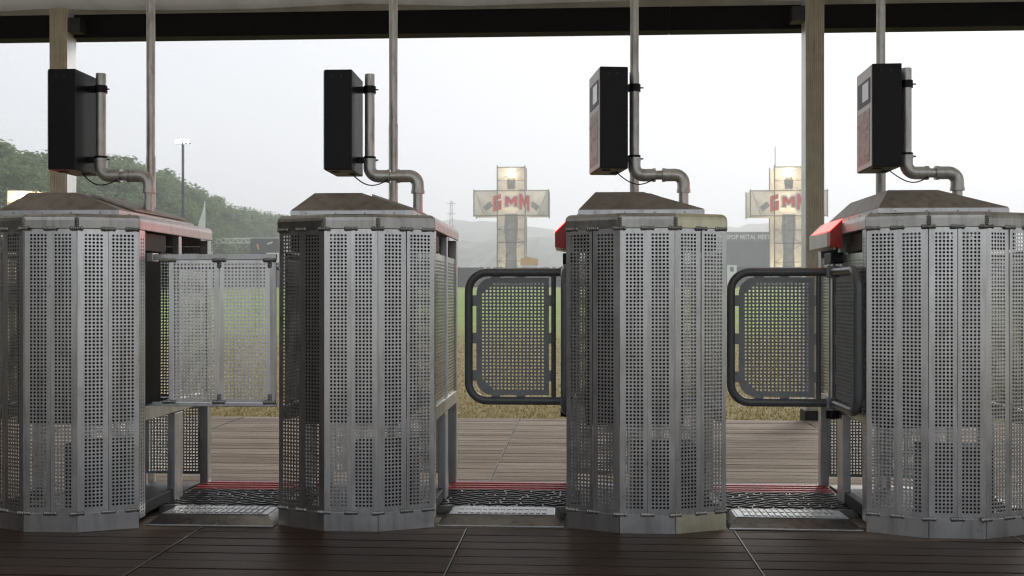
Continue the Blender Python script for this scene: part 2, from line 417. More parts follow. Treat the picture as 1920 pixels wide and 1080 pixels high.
def roof_post(x, y, inner, label, pz):
    r = empty('roof_post', (x, y, 0)); tag(r, label, 'post', 'ribbed posts at the back edge of the deck')
    m = MB(); wdt = .165; prof = []
    n = 9
    for i in range(n):
        a = -wdt / 2 + wdt * i / n
        prof += [(a + .002, -.105), (a + wdt / n - .004, -.105), (a + wdt / n - .002, -.100)]
    prof += [(wdt / 2, .105), (-wdt / 2, .105)]
    N_ = len(prof)
    m.add([(a, b, 0.09) for a, b in prof] + [(a, b, 3.99) for a, b in prof], [tuple(range(N_))[::-1], tuple(range(N_, 2 * N_))] + [(i, (i + 1) % N_, (i + 1) % N_ + N_, i + N_) for i in range(N_)])
    m.build('ribbed_profile', 'post', r)
    e = inner * (wdt / 2)
    MB().box(min(e, e + inner * .008), max(e, e + inner * .008), -.09, .10, .09, 3.99).build('side_channel', 'housing', r)
    MB().box(-.1, .1, -.12, .12, -.125, .09, .008).build('base_shoe', 'black', r)
    MB().box(min(e + inner * .012, e + inner * .13), max(e + inner * .012, e + inner * .13), -.08, .08, 3.76, 3.90, .006).build('bracket', 'machine', r)
    return r
roof_post(-5.09, 5.02, 1, 'ribbed beige metal roof post behind the leftmost turnstile cabinet', 0)
roof_post(2.23, 5.02, -1, 'ribbed beige metal roof post left of the rightmost turnstile cabinet', 0)

# ================================================================== TURNSTILE CABINETS
WC, HX, CD, DEP, HC = .135, .398, .12, 1.18, 1.575
PIT, HR = .0181, .0064
FRONT = [(-HX, CD), (-WC, 0), (WC, 0), (HX, CD)]
def weld_mesh(name, n=6, L=.064, r=.0115):
    m = MB(); rnd = random.Random(n)
    for i in range(n):
        x = -L / 2 + L * (i + .5) / n; rr = r * rnd.uniform(.8, 1.15); N_ = 8; pts = []
        for j in range(4):
            th = R(5 + 85 * j / 3)
            for k in range(N_):
                ph = 2 * math.pi * k / N_
                pts.append((x + L / n * .85 * math.sin(th) * math.cos(ph), -rr * .55 * math.cos(th), rr * math.sin(th) * math.sin(ph)))
        m.add(pts, [(j * N_ + k, j * N_ + (k + 1) % N_, (j + 1) * N_ + (k + 1) % N_, (j + 1) * N_ + k) for j in range(3) for k in range(N_)] + [tuple(range(N_))], True)
    return m.mesh(name)
W_H = weld_mesh('weld_bead'); W_V = weld_mesh('weld_bead', 5, .045)
CAPP = [(.004, 1.499), (.006, 1.502), (.006, 1.542), (.003, 1.556), (-.006, 1.567), (-.018, 1.5735), (-.032, 1.575), (-.10, 1.575), (-.10, 1.570), (-.004, 1.499)]
def cap_piece(a, b, pa, pb):
    """one length of capping from plan point a to b; pa/pb are plan directions of the mitre planes (outward unit*scale)"""
    m = MB(); n = len(CAPP)
    d = (Vector(b) - Vector(a)).normalized() * .0012
    v = [(a[0] + d.x + pa[0] * o, a[1] + d.y + pa[1] * o, z) for o, z in CAPP] + [(b[0] - d.x + pb[0] * o, b[1] - d.y + pb[1] * o, z) for o, z in CAPP]
    m.add(v, [tuple(range(n)), tuple(range(n, 2 * n))[::-1]])
    for i in range(n): m.add([v[i], v[(i + 1) % n], v[(i + 1) % n + n], v[i + n]], [(0, 3, 2, 1)], False)
    return m
def mitre(p0, p1, p2):
    d1 = (Vector(p1) - Vector(p0)).normalized(); d2 = (Vector(p2) - Vector(p1)).normalized()
    n1 = Vector((d1.y, -d1.x)); n2 = Vector((d2.y, -d2.x)); s = (n1 + n2).normalized()
    return tuple(s / s.dot(n1))
def make_cabinet():
    root = empty('turnstile_cabinet')
    out = [(-HX, DEP), (-HX, CD), (-WC, 0), (WC, 0), (HX, CD), (HX, DEP)]
    mit = [(-1, 0)] + [mitre(out[i - 1], out[i], out[i + 1]) for i in range(1, 5)] + [(1, 0)]
    for i in range(5):
        nm = 'cap_rail' if i in (0, 4) else 'cap_segment'
        ma = {0: 'housing', 4: 'housing'}.get(i, 'cap')
        o = cap_piece(out[i], out[i + 1], mit[i], mit[i + 1]).build(nm, ma, root)
        a, b = Vector(out[i]), Vector(out[i + 1]); d = (b - a).normalized(); nrm = Vector((d.y, -d.x)); ang = math.atan2(d.y, d.x)
        if i in (1, 2, 3):
            fr = (.5, 1.0) if i < 3 else (.5,)
            fr = ((0.11,) if i == 1 else ()) + fr + ((.89,) if i == 3 else ())
            for f in fr:
                p = a + (b - a) * f + nrm * .006
                wv = obj('weld_bead', W_H, 'weld', o, (p.x, p.y, 1.499), ang)
            if i < 3:
                p = b + Vector(mit[i + 1]) * .004
                wv = obj('weld_bead', W_V, 'weld', o, (p.x, p.y, 1.530), ang * .5); wv.rotation_euler = (0, R(90), 0)
    # skirt plates and perforated panels on the three front faces
    L = math.hypot(HX - WC, CD)
    for i in range(3):
        a, b = Vector(FRONT[i]), Vector(FRONT[i + 1]); d = (b - a).normalized(); nrm = Vector((d.y, -d.x)); ang = math.atan2(d.y, d.x); ln = (b - a).length
        p = a + nrm * .003
        sk = MB().box(.0012, ln - .0012, 0, .006, 0, .0905).build('skirt_plate', 'steel', root, (p.x, p.y, 0.001), ang)
        for f in ((.11, .5) if i == 0 else (.0, .5) if i == 1 else (.0, .5, .89)):
            obj('weld_bead', W_H, 'weld', sk, (ln * f, -.001, .0915), 0)
        for k in range(2):
            wdt = ln / 2 - .0018
            cols = 5 if i == 1 else (5 if (i == 0) == (k == 1) else 6)
            pit = PIT
            x1 = (wdt - (cols - 1) * pit) / 2 + (.004 if k == 0 else -.004)
            key = f'perforated_panel_{i}_{k}'
            me = perf('perforated_panel', wdt, 1.407, x1, cols, .0355, 75, pit, PIT, HR)
            q = a + d * (k * ln / 2 + .0009)
            obj('perforated_panel', me, 'steel', root, (q.x, q.y, .092), ang)
    # perforated corner strips, posts, rails and side panels
    for s in (-1, 1):
        rz = R(90) if s > 0 else R(-90)
        def side(name, me, y0, y1, z, mat, dx=0.0):
            loc = (s * (HX + dx), y0 if s > 0 else y1, z)
            return obj(name, me, mat, root, loc, rz)
        side('corner_strip', perf('corner_strip', .072, 1.45, .024, 2, .03, 77, .024, PIT, .0058), CD + .003, CD + .075, .047, 'frame')
        def bx(name, y0, y1, z0, z1, th=.04, dx=0.0, mat='frame', b=.004):
            x0, x1 = (HX - th + dx, HX - .0005 + dx) if s > 0 else (-HX + .0005 - dx, -HX + th - dx)
            return MB().box(x0, x1, y0, y1, z0, z1, b).build(name, mat, root)
        bx('upright', .66, .70, .605, 1.497)
        bx('upright', 1.12, 1.178, .046, 1.497, .05)
        bx('leg', .60, .715, .046, .525, .045)
        bx('side_rail', .20, 1.118, .53, .60, .045, .001)
        bx('lower_rail', .20, .60, .05, .11, .04, -.012, 'machine')
        pw = .66 - .20
        side('side_panel', perf('side_panel', pw, .785, .022, 24, .024, 41, PIT, PIT, HR), .199, .659, .602, 'steel', -.012)
        side('side_panel', perf('side_panel', .418, .785, .022, 22, .024, 41, PIT, PIT, HR), .701, 1.119, .602, 'steel', -.012)
        bx('inner_box', .23, .55, 1.40, 1.495, .10, -.03, 'machine')
    # back of the cabinet
    for s in (-1, 1):
        for z0, hh, rws in ((.10, .41, 21), (.56, .90, 47)):
            me = perf('rear_panel', .335, hh, .022, 17, .024, rws, PIT, PIT, HR)
            obj('rear_panel', me, 'steel', root, (-.345 if s < 0 else .010, 1.150, z0))
    MB().box(-.012, .012, 1.14, 1.17, .046, 1.497).build('rear_upright', 'frame', root)
    MB().box(-.347, .347, 1.135, 1.175, .512, .558, .003).build('rear_rail', 'frame', root)
    MB().box(-.347, .347, 1.135, 1.175, 1.462, 1.57, .003).build('rear_rail', 'frame', root)
    MB().box(-.30, .20, .24, .90, .50, 1.46, .01).build('drive_box', 'machine', root)
    MB().box(-.06, .27, .26, .50, .05, .40, .01).build('power_box', 'machine', root)
    MB().box(-.33, .33, .135, 1.19, .004, .044, .004).build('base_frame', 'machine', root)
    # hood: folded sheet with an uneven roofline
    b0, b1, yb0, yb1 = -.336, .288, .13, 1.17
    t0, t1, yt0, yt1 = -.250, -.004, .27, 1.02
    zl, zt = 1.604, 1.703
    v = [(b0, yb0, 1.576), (b1, yb0, 1.576), (b1, yb1, 1.576), (b0, yb1, 1.576), (b0, yb0, zl), (b1, yb0, zl), (b1, yb1, zl), (b0, yb1, zl),
         (t0, yt0, zt), (t1, yt0, zt), (t1, yt1, zt), (t0, yt1, zt)]
    hd = MB().add(v, [(0, 1, 5, 4), (1, 2, 6, 5), (2, 3, 7, 6), (3, 0, 4, 7), (4, 5, 9, 8), (5, 6, 10, 9), (6, 7, 11, 10), (7, 4, 8, 11), (8, 9, 10, 11), (3, 2, 1, 0)]).build('hood', 'hood', root)
    MB().box(b0 - .004, b1 + .004, yb0 - .005, yb0 - .001, 1.577, 1.5995).build('hood_lip', 'frame', hd)
    for s, xx in ((-1, b0), (1, b1)):
        MB().box(xx - .004 if s < 0 else xx + .001, xx - .001 if s < 0 else xx + .004, yb0, yb1, 1.577, 1.5995).build('hood_lip', 'housing', hd)
    hp_ = [(.035, .36), (.275, .36), (.275, 1.10), (.035, 1.02)]
    def hz_(x): return zt + (x - t1) * (zl - zt) / (b1 - t1)
    MB().add([(x, y, hz_(x) + .004) for x, y in hp_] + [(x, y, hz_(x) + .016) for x, y in hp_],
             [(0, 1, 5, 4), (1, 2, 6, 5), (2, 3, 7, 6), (3, 0, 4, 7), (4, 5, 6, 7), (3, 2, 1, 0)]).build('hatch_plate', 'hood', hd)
    rv = MB()
    for k in range(4):
        rv = MB().tube([(0, 0, 0), (0, -.004, 0)], .0045, 8)
        rv.build('bolt', 'weld', hd, (b0 + .08 + k * .15, yb0 - .005, 1.586))
        MB().tube([(0, 0, 0), (.004, 0, 0)], .0045, 8).build('bolt', 'weld', hd, (b1 + .004, yb0 + .12 + k * .22, 1.586))
        MB().tube([(0, 0, 0), (-.004, 0, 0)], .0045, 8).build('bolt', 'weld', hd, (b0 - .004, yb0 + .12 + k * .22, 1.586))
    # overhanging lamp housing on the left-hand side
    prof = [(-HX - .004, 1.578), (-.466, 1.515), (-.466, 1.435), (-HX - .004, 1.425)]
    hs = MB().prism(prof, .66, 1.10).build('lamp_housing', 'housing', root)
    MB().prism(prof, .585, .658).build('lamp_head', 'red_lens', hs)
    e = .0015
    MB().add([(-.400, .59, 1.5815), (-.400, 1.02, 1.5815), (-.4675, 1.02, 1.518), (-.4675, .59, 1.518)], [(0, 1, 2, 3)]).add(
        [(-.400, .59, 1.5795), (-.400, 1.02, 1.5795), (-.4675, 1.02, 1.5162), (-.4675, .59, 1.5162)], [(3, 2, 1, 0)]).build('red_lamp', 'red_glow', hs)
    for k in range(3):
        MB().tube([(-.44 + k * .012, .60 + k * .05, 1.4265), (-.44 + k * .012, .60 + k * .05, 1.420)], .006, 8).build('led', 'white_led', hs)
    return root
CABS = [(-2.597, -.135), (-1.120, -.025), (.342, .012), (1.822, -.003)]
LAB = ['octagonal perforated steel turnstile cabinet cut off by the picture\'s left edge',
       'octagonal perforated steel turnstile cabinet to the right of the grey perforated barrier',
       'octagonal perforated steel turnstile cabinet between the two dark wing gates',
       'octagonal perforated steel turnstile cabinet cut off by the picture\'s right edge']
proto = make_cabinet()
cabs = []
for i, (x, y) in enumerate(CABS):
    o = proto if i == 0 else copy_tree(proto)
    o.location = (x, y, 0); tag(o, LAB[i], 'turnstile', 'turnstile cabinets in a row'); cabs.append(o)
# plates are hand-fitted: each sits a touch off true
for c_ in cabs:
    for ch in [q for q in bpy.data.objects if q.parent == c_ and q.name.startswith('perforated_panel')]:
        ch.rotation_euler = (random.uniform(-.0035, .0035), random.uniform(-.0015, .0015), ch.rotation_euler.z + random.uniform(-.012, .012))
# the leftmost cabinet's front side bay stands open on its right-hand side
for ch in [q for q in bpy.data.objects if q.parent == cabs[0]]:
    if ch.name.startswith('side_panel') and ch.location.x > 0 and ch.location.y < .5: bpy.data.objects.remove(ch)
# third cabinet: a warm reflection painted as yellow tint on its right-hand plates
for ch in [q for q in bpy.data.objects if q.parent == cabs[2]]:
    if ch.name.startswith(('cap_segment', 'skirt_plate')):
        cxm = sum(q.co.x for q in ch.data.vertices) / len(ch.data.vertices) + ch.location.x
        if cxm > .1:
            ch.data = ch.data.copy(); ch.data.materials.clear(); ch.data.materials.append(M['steel_warm_tint'])

# ------------------------------------------------------------------ ticket readers on bent pipes
def make_reader(rot):
    r = empty('ticket_reader')
    PR = .0275; zx = 1.835; xv, xd, y = -.040, .231, .68
    MB().tube([(xv, y, 1.93), (xv, y, 2.405)], PR, 18).build('upright_pipe', 'galv', r)
    MB().tube([(xv + .10, y, zx), (xd - .09, y, zx)], PR * .93, 18).build('cross_pipe', 'galv', r)
    MB().tube([(xd, y, 1.62), (xd, y, 1.76)], PR * .98, 18).build('down_pipe', 'galv', r)
    ra = .050
    pts = [(xv, y, 1.925)] + [(xv + ra + ra * math.cos(R(a)), y, zx + ra + ra * math.sin(R(a))) for a in range(180, 271, 10)] + [(xv + .112, y, zx)]
    e1 = MB().tube(pts, PR * 1.27, 18); e1.tube([(xv + .10, y, zx), (xv + .116, y, zx)], PR * 1.38, 18); e1.tube([(xv, y, 1.918), (xv, y, 1.932)], PR * 1.38, 18)
    e1.build('elbow', 'galv', r)
    pts = [(xd - .115, y, zx)] + [(xd - ra + ra * math.cos(R(a)), y, zx - ra + ra * math.sin(R(a))) for a in range(90, -1, -10)] + [(xd, y, 1.745)]
    e2 = MB().tube(pts, PR * 1.27, 18); e2.tube([(xd - .118, y, zx), (xd - .10, y, zx)], PR * 1.38, 18); e2.tube([(xd, y, 1.738), (xd, y, 1.755)], PR * 1.38, 18)
    e2.build('elbow', 'galv', r)
    # black housing, pivoting on the upright pipe
    ca, sa = math.cos(rot), math.sin(rot)
    def P(ox, oy): return (xv + ox * ca - oy * sa, y + ox * sa + oy * ca)
    hx, hy = P(-.145, -.0)
    h = MB().box(-.076, .076, -.165, .165, 1.852, 2.40, .005).build('housing', 'black', r, (hx, hy, 0), rot)
    fp = MB().box(-.081, -.0765, -.160, .160, 1.858, 2.394, .002).build('face_plate', 'alu_face', h)
    MB().box(-.0835, -.0815, -.135, .125, 2.200, 2.335).build('window_frame', 'black', fp)
    MB().box(-.0845, -.0837, -.11, .02, 2.222, 2.318).build('screen', 'screen', fp)
    MB().box(-.0830, -.0815, -.125, .125, 1.885, 2.17).build('poster', 'pale_print', fp)
    MB().box(-.0840, -.0832, -.11, .11, 1.895, 1.93).build('red_print', 'red_print', fp)
    for zz in (2.02, 2.06, 2.10):
        MB().box(-.0840, -.0832, -.09, .06 + (zz - 2.02), zz, zz + .02).build('red_print', 'red_print', fp)
    MB().box(-.055, -.01, -.10, -.06, 1.846, 1.8505).build('cable_gland', 'machine', h)
    MB().box(.020, .06, .03, .07, 1.846, 1.8505).build('cable_gland', 'machine', h)
    for bxx in (-.03, .018):
        MB().tube([(bxx, -.1655, 2.362), (bxx, -.168, 2.362)], .006, 10).build('screw', 'machine', h)
    for zz in (1.925, 2.318):
        c = MB().tube([(xv, y, zz - .020), (xv, y, zz + .020)], PR + .007, 18)
        c.build('clamp', 'black', r)
        x0, y0 = P(-.068, 0)
        MB().box(-.0, .045, -.016, .016, zz - .016, zz + .016).build('bracket_arm', 'black', r, (x0, y0, 0), rot)
        MB().tube([(xv + PR + .004, y - .005, zz), (xv + PR + .022, y - .005, zz)], .004, 8).build('clamp_bolt', 'black', r)
    cp = []
    for i in range(13):
        f = i / 12
        cp.append((xv - .10 + .22 * f, y - .02 - .03 * math.sin(math.pi * f), 1.85 - .03 * f - .055 * math.sin(math.pi * f) + .0))
    MB().tube(cp, .0035, 6).build('cable', 'black', r)
    return r
RL = ['black ticket reader box on a bent pipe above the leftmost cabinet', 'black ticket reader box on a bent pipe above the cabinet beside the grey barrier',
      'black ticket reader with bright screen window, above the cabinet between the wing gates', 'black ticket reader with dark screen window above the rightmost cabinet']
for i, (x, y) in enumerate(CABS):
    rd = make_reader([0.0, R(1), R(9), R(-1)][i]); rd.location = (x + [-.015, 0, .012, .004][i], y, 0)
    tag(rd, RL[i], 'ticket reader', 'ticket readers above the turnstiles')
# ------------------------------------------------------------------ tall poles behind each cabinet
PL = ['leftmost', 'second from the left', 'third from the left', 'rightmost']
for i, x in enumerate((-2.605, -1.128, .345, 1.811)):
    pr = empty('roof_pole', (x, 1.26 + CABS[i][1], 0))
    MB().tube([(0, 0, .01), (0, 0, 2.02 + .2 * i % .3)], .0285, 18).build('lower_pole', 'galv', pr)
    MB().tube([(0, 0, 2.02 + .2 * i % .3), (0, 0, 4.6)], .0262, 18).build('upper_pole', 'galv', pr)
    MB().box(-.06, .06, -.055, .06, .0, .012).build('foot_plate', 'frame', pr)
    tag(pr, f'tall round metal pole rising to the canopy, {PL[i]} of the four', 'pole', 'round poles behind the cabinets')

# ------------------------------------------------------------------ wing gates
def make_gate():
    r = empty('wing_gate')
    z0, z1, Lg, TR, rc = .58, 1.298, .548, .0232, .105
    path = [(-.03, z1)] + arc(-Lg + rc, z1 - rc, rc, 90, 180, 9) + arc(-Lg + rc, z0 + rc, rc, 180, 270, 9) + [(-.03, z0)]
    gx0, gx1, gz0, gz1 = -.505, -.098, .612, 1.268
    wp, hp = gx1 - gx0, gz1 - gz0; pr = .088
    def shape(x, z):
        for cz, sg in ((hp - pr, 1), (pr, -1)):
            if x < pr and (z - cz) * sg > 0:
                dx, dz = x - pr, z - cz; dd = math.hypot(dx, dz)
                if dd > pr: return (pr + dx * pr / dd, cz + dz * pr / dd)
        return (x, z)
    def skip(i, j): return i + j < 3 or i + (30 - j) < 3
    pm = perf('gate_panel', wp, hp, .038, 17, .036, 31, .0209, .0195, .0066, .004, skip, shape)
    for ang, first in ((0.0, True), (R(90), False)):
        wg = MB().tube([(x, 0, z) for x, z in path], TR, 16).build('wing_frame', 'dark_tube', r, (0, 0, 0), ang)
        MB().tube([(-.072, 0, z0 + .01), (-.072, 0, z1 - .01)], .0135, 12).build('inner_bar', 'dark_tube', wg)
        obj('gate_panel', pm, 'dark_panel', wg, (gx0, -.002, gz0))
        tb = [(gx0 + .11, gz1 - .006, .05, .014), (gx0 + .25, gz1 - .006, .05, .014), (gx0 + .11, gz0 - .012, .05, .018), (gx0 + .25, gz0 - .012, .05, .018)]
        for tx, tz, tw, th in tb: MB().box(tx - tw / 2, tx + tw / 2, -.0015, .0025, tz, tz + th).build('tab', 'dark_panel', wg)
        for zz in (.72, .93, 1.14):
            MB().box(gx0 - .03, gx0 + .004, -.0015, .0025, zz - .03, zz + .03).build('tab', 'dark_panel', wg)
            MB().box(gx1 - .004, gx1 + .014, -.0015, .0025, zz - .03, zz + .03).build('tab', 'dark_panel', wg)
    MB().tube([(0, 0, z0 - .05), (0, 0, z1 + .10)], .020, 16).build('mast', 'frame', r)
    for zz in (z0, z1): MB().box(-.034, .034, -.034, .034, zz - .032, zz + .032, .008).build('hub_clamp', 'dark_panel', r)
    kb = MB().tube([(0, 0, z0 - .085), (0, 0, z0 - .04)], .034, 16); kb.build('pivot_foot', 'black', r)
    MB().box(-.01, .05, -.035, .035, z0 - .079, z0 - .052, .004).build('pivot_arm', 'black', r)
    MB().box(-.02, .05, -.06, .10, z1 + .045, z1 + .105, .006).build('pivot_arm', 'black', r)
    return r
g = make_gate()
for i, k in enumerate((2, 3)):
    gg = g if i == 0 else copy_tree(g)
    gg.location = (CABS[k][0] - (.404 if k == 2 else .430), CABS[k][1] + .70, 0)
    tag(gg, ['dark tubular wing gate with perforated panel in the middle lane', 'dark tubular wing gate with perforated panel beside the rightmost cabinet'][i], 'gate', 'dark wing gates across the lanes')

# ------------------------------------------------------------------ perforated barrier closing the left lane
bx_, by_ = -2.205, .17
br = empty('lane_barrier', (bx_, by_, 0)); tag(br, 'pale grey perforated steel barrier closing the left lane between two cabinets', 'barrier')
BL = .655
MB().box(0, BL, -.012, .012, 1.352, 1.382, .003).build('top_rail', 'frame', br)
MB().box(0, BL, -.012, .012, .594, .616, .003).build('bottom_rail', 'frame', br)
for x0 in (.088, .356):
    wdt = .264 if x0 < .2 else .264
    obj('barrier_panel', perf('barrier_panel', wdt, .734, .030, 12, .024, 38, .0186, .0186, .0063), 'steel', br, (x0, -.004, .617))
MB().box(.622, .652, -.006, .006, .617, 1.351).build('edge_post', 'frame', br)
MB().box(-.02, .012, -.03, .05, 1.345, 1.389, .003).build('wall_bracket', 'frame', br)
for x0 in (.09, .354, .62):
    for zz in (1.351, .617): obj('weld_bead', W_H, 'weld', br, (x0, -.012, zz))
for x0 in (.354, .62): 
    w_ = obj('weld_bead', W_V, 'weld', br, (x0, -.006, 1.335)); w_.rotation_euler = (0, R(90), 0)
    w_ = obj('weld_bead', W_V, 'weld', br, (x0, -.006, .635)); w_.rotation_euler = (0, R(90), 0)
MB().tube([(.0, .25, 1.325), (.60, .25, 1.325)], .022, 12).build('rear_tube', 'frame', br)

# ------------------------------------------------------------------ lane floors
LN = ['the left lane under the perforated barrier', 'the middle lane', 'the right lane beside the rightmost cabinet']
for i in range(3):
    x0 = CABS[i][0] + HX + .012; x1 = CABS[i + 1][0] - HX - .012; yb = (CABS[i][1] + CABS[i + 1][1]) / 2
    W = x1 - x0
    rp = empty('threshold_ramp', (x0, yb, 0)); tag(rp, f'low aluminium threshold ramp in {LN[i]}', 'ramp', 'threshold ramps between the cabinets')
    MB().add([(.0, .12, .003), (W, .12, .003), (W - .05, .205, .046), (.05, .205, .046), (0, .40, .003), (W, .40, .003), (W - .05, .40, .046), (.05, .40, .046)],
             [(0, 1, 2, 3), (3, 2, 6, 7), (0, 3, 7, 4), (1, 5, 6, 2), (4, 7, 6, 5), (0, 4, 5, 1)]).build('ramp_plate', 'cap', rp)
    MB().box(.0, W, .114, .122, .001, .009, .002).build('front_edge', 'tread_plate', rp)
    MB().box(.05, W - .05, .201, .209, .0465, .0495).build('nosing', 'tread_plate', rp)
    tp = MB().box(.06, W - .055, .215, .395, .0465, .049).build('checker_plate', 'tread_plate', rp)
    rb = MB(); n = 15
    for j in range(n):
        xx = .105 + (W - .21) * j / (n - 1)
        for yy in (.225, .315): rb.box(xx - .011, xx + .011, yy, yy + .07, .049, .0535, .001)
    tag(rb.build('raised_ribs', 'tread_plate', rp), kind='stuff')
    x0 -= .055; W += .11
    mt = empty('tread_mat', (x0, yb, 0)); tag(mt, f'black zigzag tread mat with red rear strip in {LN[i]}', 'tread mat', 'tread mats between the cabinets')
    MB().box(.0, W, .43, 1.165, .004, .0455, .003).build('mat_base', 'mat_grey', mt)
    MB().box(.0, W, 1.168, 1.192, .004, .050, .003).build('rear_edge', 'mat_black', mt)
    ch = MB()
    for rw in range(8):
        yy = .465 + rw * .056; ph = (rw % 2) * .5
        nn = 72; top = []
        pts = []
        for q in range(nn + 1):
            xx = .02 + (W - .04) * q / nn; tri = abs(((xx / .085 + ph * .35) % 1) * 2 - 1)
            pts.append((xx, yy + .030 * (tri - .5)))
        for (xa, ya), (xb, yb2) in zip(pts, pts[1:]):
            h_ = .0105
            if random.random() < .06: continue
            ch.add([(xa, ya - h_, .0455), (xb, yb2 - h_, .0455), (xb, yb2 + h_, .0455), (xa, ya + h_, .0455),
                    (xa, ya - h_ * .5, .0535), (xb, yb2 - h_ * .5, .0535), (xb, yb2 + h_ * .5, .0535), (xa, ya + h_ * .5, .0535)],
                   [(0, 1, 5, 4), (2, 3, 7, 6), (4, 5, 6, 7), (0, 4, 7, 3), (1, 2, 6, 5)])
    tag(ch.build('zigzag_ribs', 'mat_black', mt), kind='stuff')
    MB().box(.01, W - .01, .905, 1.155, .0458, .0505, .001).build('red_strip', 'mat_red', mt)
    rr = MB()
    for q in range(44):
        for rw in range(3):
            xx = .03 + (W - .06) * q / 43; yy = .925 + rw * .070
            a = .017
            rr.add([(xx - a, yy, .0506), (xx + a, yy + .018, .0506), (xx + a, yy + .034, .0506), (xx - a, yy + .016, .0506),
                    (xx - a + .004, yy + .006, .056), (xx + a - .004, yy + .022, .056), (xx + a - .004, yy + .028, .056), (xx - a + .004, yy + .010, .056)],
                   [(0, 1, 5, 4), (1, 2, 6, 5), (2, 3, 7, 6), (3, 0, 4, 7), (4, 5, 6, 7)])
    tag(rr.build('red_ribs', 'mat_red', mt), kind='stuff')

# ================================================================== BACKGROUND
# dry grass beyond the deck
gr = MB(); rg = random.Random(3)
for _ in range(85000):
    y = 4.92 + 16 * rg.random() ** 2.2; x = rg.uniform(-.62, .62) * (y + 5.3)
    h = rg.uniform(.012, .040) * (1 + .6 * (rg.random() < .08)); a = rg.uniform(0, 6.28); wd = rg.uniform(.003, .007) * (1 + y * .05); ln = rg.uniform(.3, 1.3) * h
    z = ground_z(x, y); b = rg.uniform(0, 6.28)
    gr.add([(x - wd * math.cos(a), y - wd * math.sin(a), z), (x + wd * math.cos(a), y + wd * math.sin(a), z), (x + ln * math.cos(b), y + ln * math.sin(b), z + h)], [(0, 1, 2)])
tag(gr.build('dry_grass', 'grass'), 'dry yellow grass covering the field behind the deck', 'grass', kind='stuff')

# trees along the left edge of the field
def tree_meshes(seed):
    rn = random.Random(seed); H = rn.uniform(11.5, 14.0)
    tr = MB(); tr.tube([(0, 0, -.3), (.1, .05, H * .3), (rn.uniform(-.3, .3), .1, H * .75)], .30, 9, r2=.09)
    for _ in range(7):
        a = rn.uniform(0, 6.28); z = rn.uniform(.25, .6) * H; l = rn.uniform(1.6, 3.2)
        tr.tube([(0, 0, z), (l * .5 * math.cos(a), l * .5 * math.sin(a), z + l * .5), (l * math.cos(a), l * math.sin(a), z + l * .8)], .10, 6, r2=.03)
    lf = MB(); cl = []
    for _ in range(46):
        th = rn.uniform(0, 6.28); u = rn.random(); zz = H * (.14 + .82 * u)
        rad = 3.4 * math.sin(math.pi * min(1, .14 + .84 * u)) ** .7 * math.sqrt(rn.uniform(.25, 1))
        cl.append((rad * math.cos(th), rad * math.sin(th), zz, rn.uniform(.8, 1.5)))
    for cx, cy, cz, cr in cl:
        for _ in range(95):
            d = Vector((rn.gauss(0, 1), rn.gauss(0, 1), rn.gauss(0, 1))).normalized() * cr * rn.uniform(.55, 1.05)
            p = Vector((cx, cy, cz + d.z * .75)) + Vector((d.x, d.y, 0))
            n = (d.normalized() + Vector((rn.uniform(-.7, .7), rn.uniform(-.7, .7), rn.uniform(-.2, .9)))).normalized()
            u_ = n.cross(Vector((0, 0, 1)));  u_ = u_.normalized() if u_.length > .01 else Vector((1, 0, 0)); v_ = n.cross(u_)
            s_ = rn.uniform(.11, .24)
            lf.add([p - u_ * s_, p + v_ * s_ * .8, p + u_ * s_, p - v_ * s_ * .7], [(0, 1, 2, 3)])
    return tr.mesh('trunk'), lf.mesh('crown')
TM = [tree_meshes(s) for s in (1, 2, 3, 4)]
def px(u, y):   # world x of the photograph column u at world depth y
    t = (u - 960) / 2000; a = math.atan(.0615)
    return (t * math.cos(a) - math.sin(a)) / (t * math.sin(a) + math.cos(a)) * (y + 5.25)
rt = random.Random(11)
LINE = [(-200, 225), (0, 266), (80, 284), (200, 297), (270, 304), (300, 322), (350, 345), (400, 372), (450, 388), (520, 404), (620, 420)]
EDGE = [(-200, 57), (0, 70), (230, 88), (355, 106), (446, 132), (520, 156), (620, 196)]
def lerp(tab, u):
    for (a0, b0), (a1, b1) in zip(tab, tab[1:]):
        if u <= a1: return b0 + (b1 - b0) * (u - a0) / (a1 - a0)
    return tab[-1][1]
TH = [max(q.co.z for q in lm.vertices) for _, lm in TM]
nt_ = 0
for row in range(3):
    u = -190 + row * 12
    while u < 610:
        yy = lerp(EDGE, u) + row * 5 + rt.uniform(-1.5, 1.5); xx = px(u, yy); gz = ground_z(xx, yy); k = rt.randrange(4)
        top = 1.166 + (555 - lerp(LINE, u)) * (yy + 5.25 - .06 * xx) / 2000 - gz
        s_ = top / TH[k] * (rt.uniform(.86, .97), rt.uniform(.93, 1.02), rt.uniform(.97, 1.05))[row]
        t_ = empty('tree', (xx, yy, gz), rt.uniform(0, 6.28)); t_.scale = (s_ * 1.15, s_ * 1.15, s_)
        tm, lm = TM[k]
        obj('trunk', tm, 'bark', t_); obj('crown', lm, 'leaf', t_)
        tag(t_, 'green leafy tree in the hazy wood along the left edge of the field', 'tree', 'trees along the left edge of the field')
        u += (44 if u < 150 else 34 if u < 350 else 25) + rt.uniform(-4, 4)
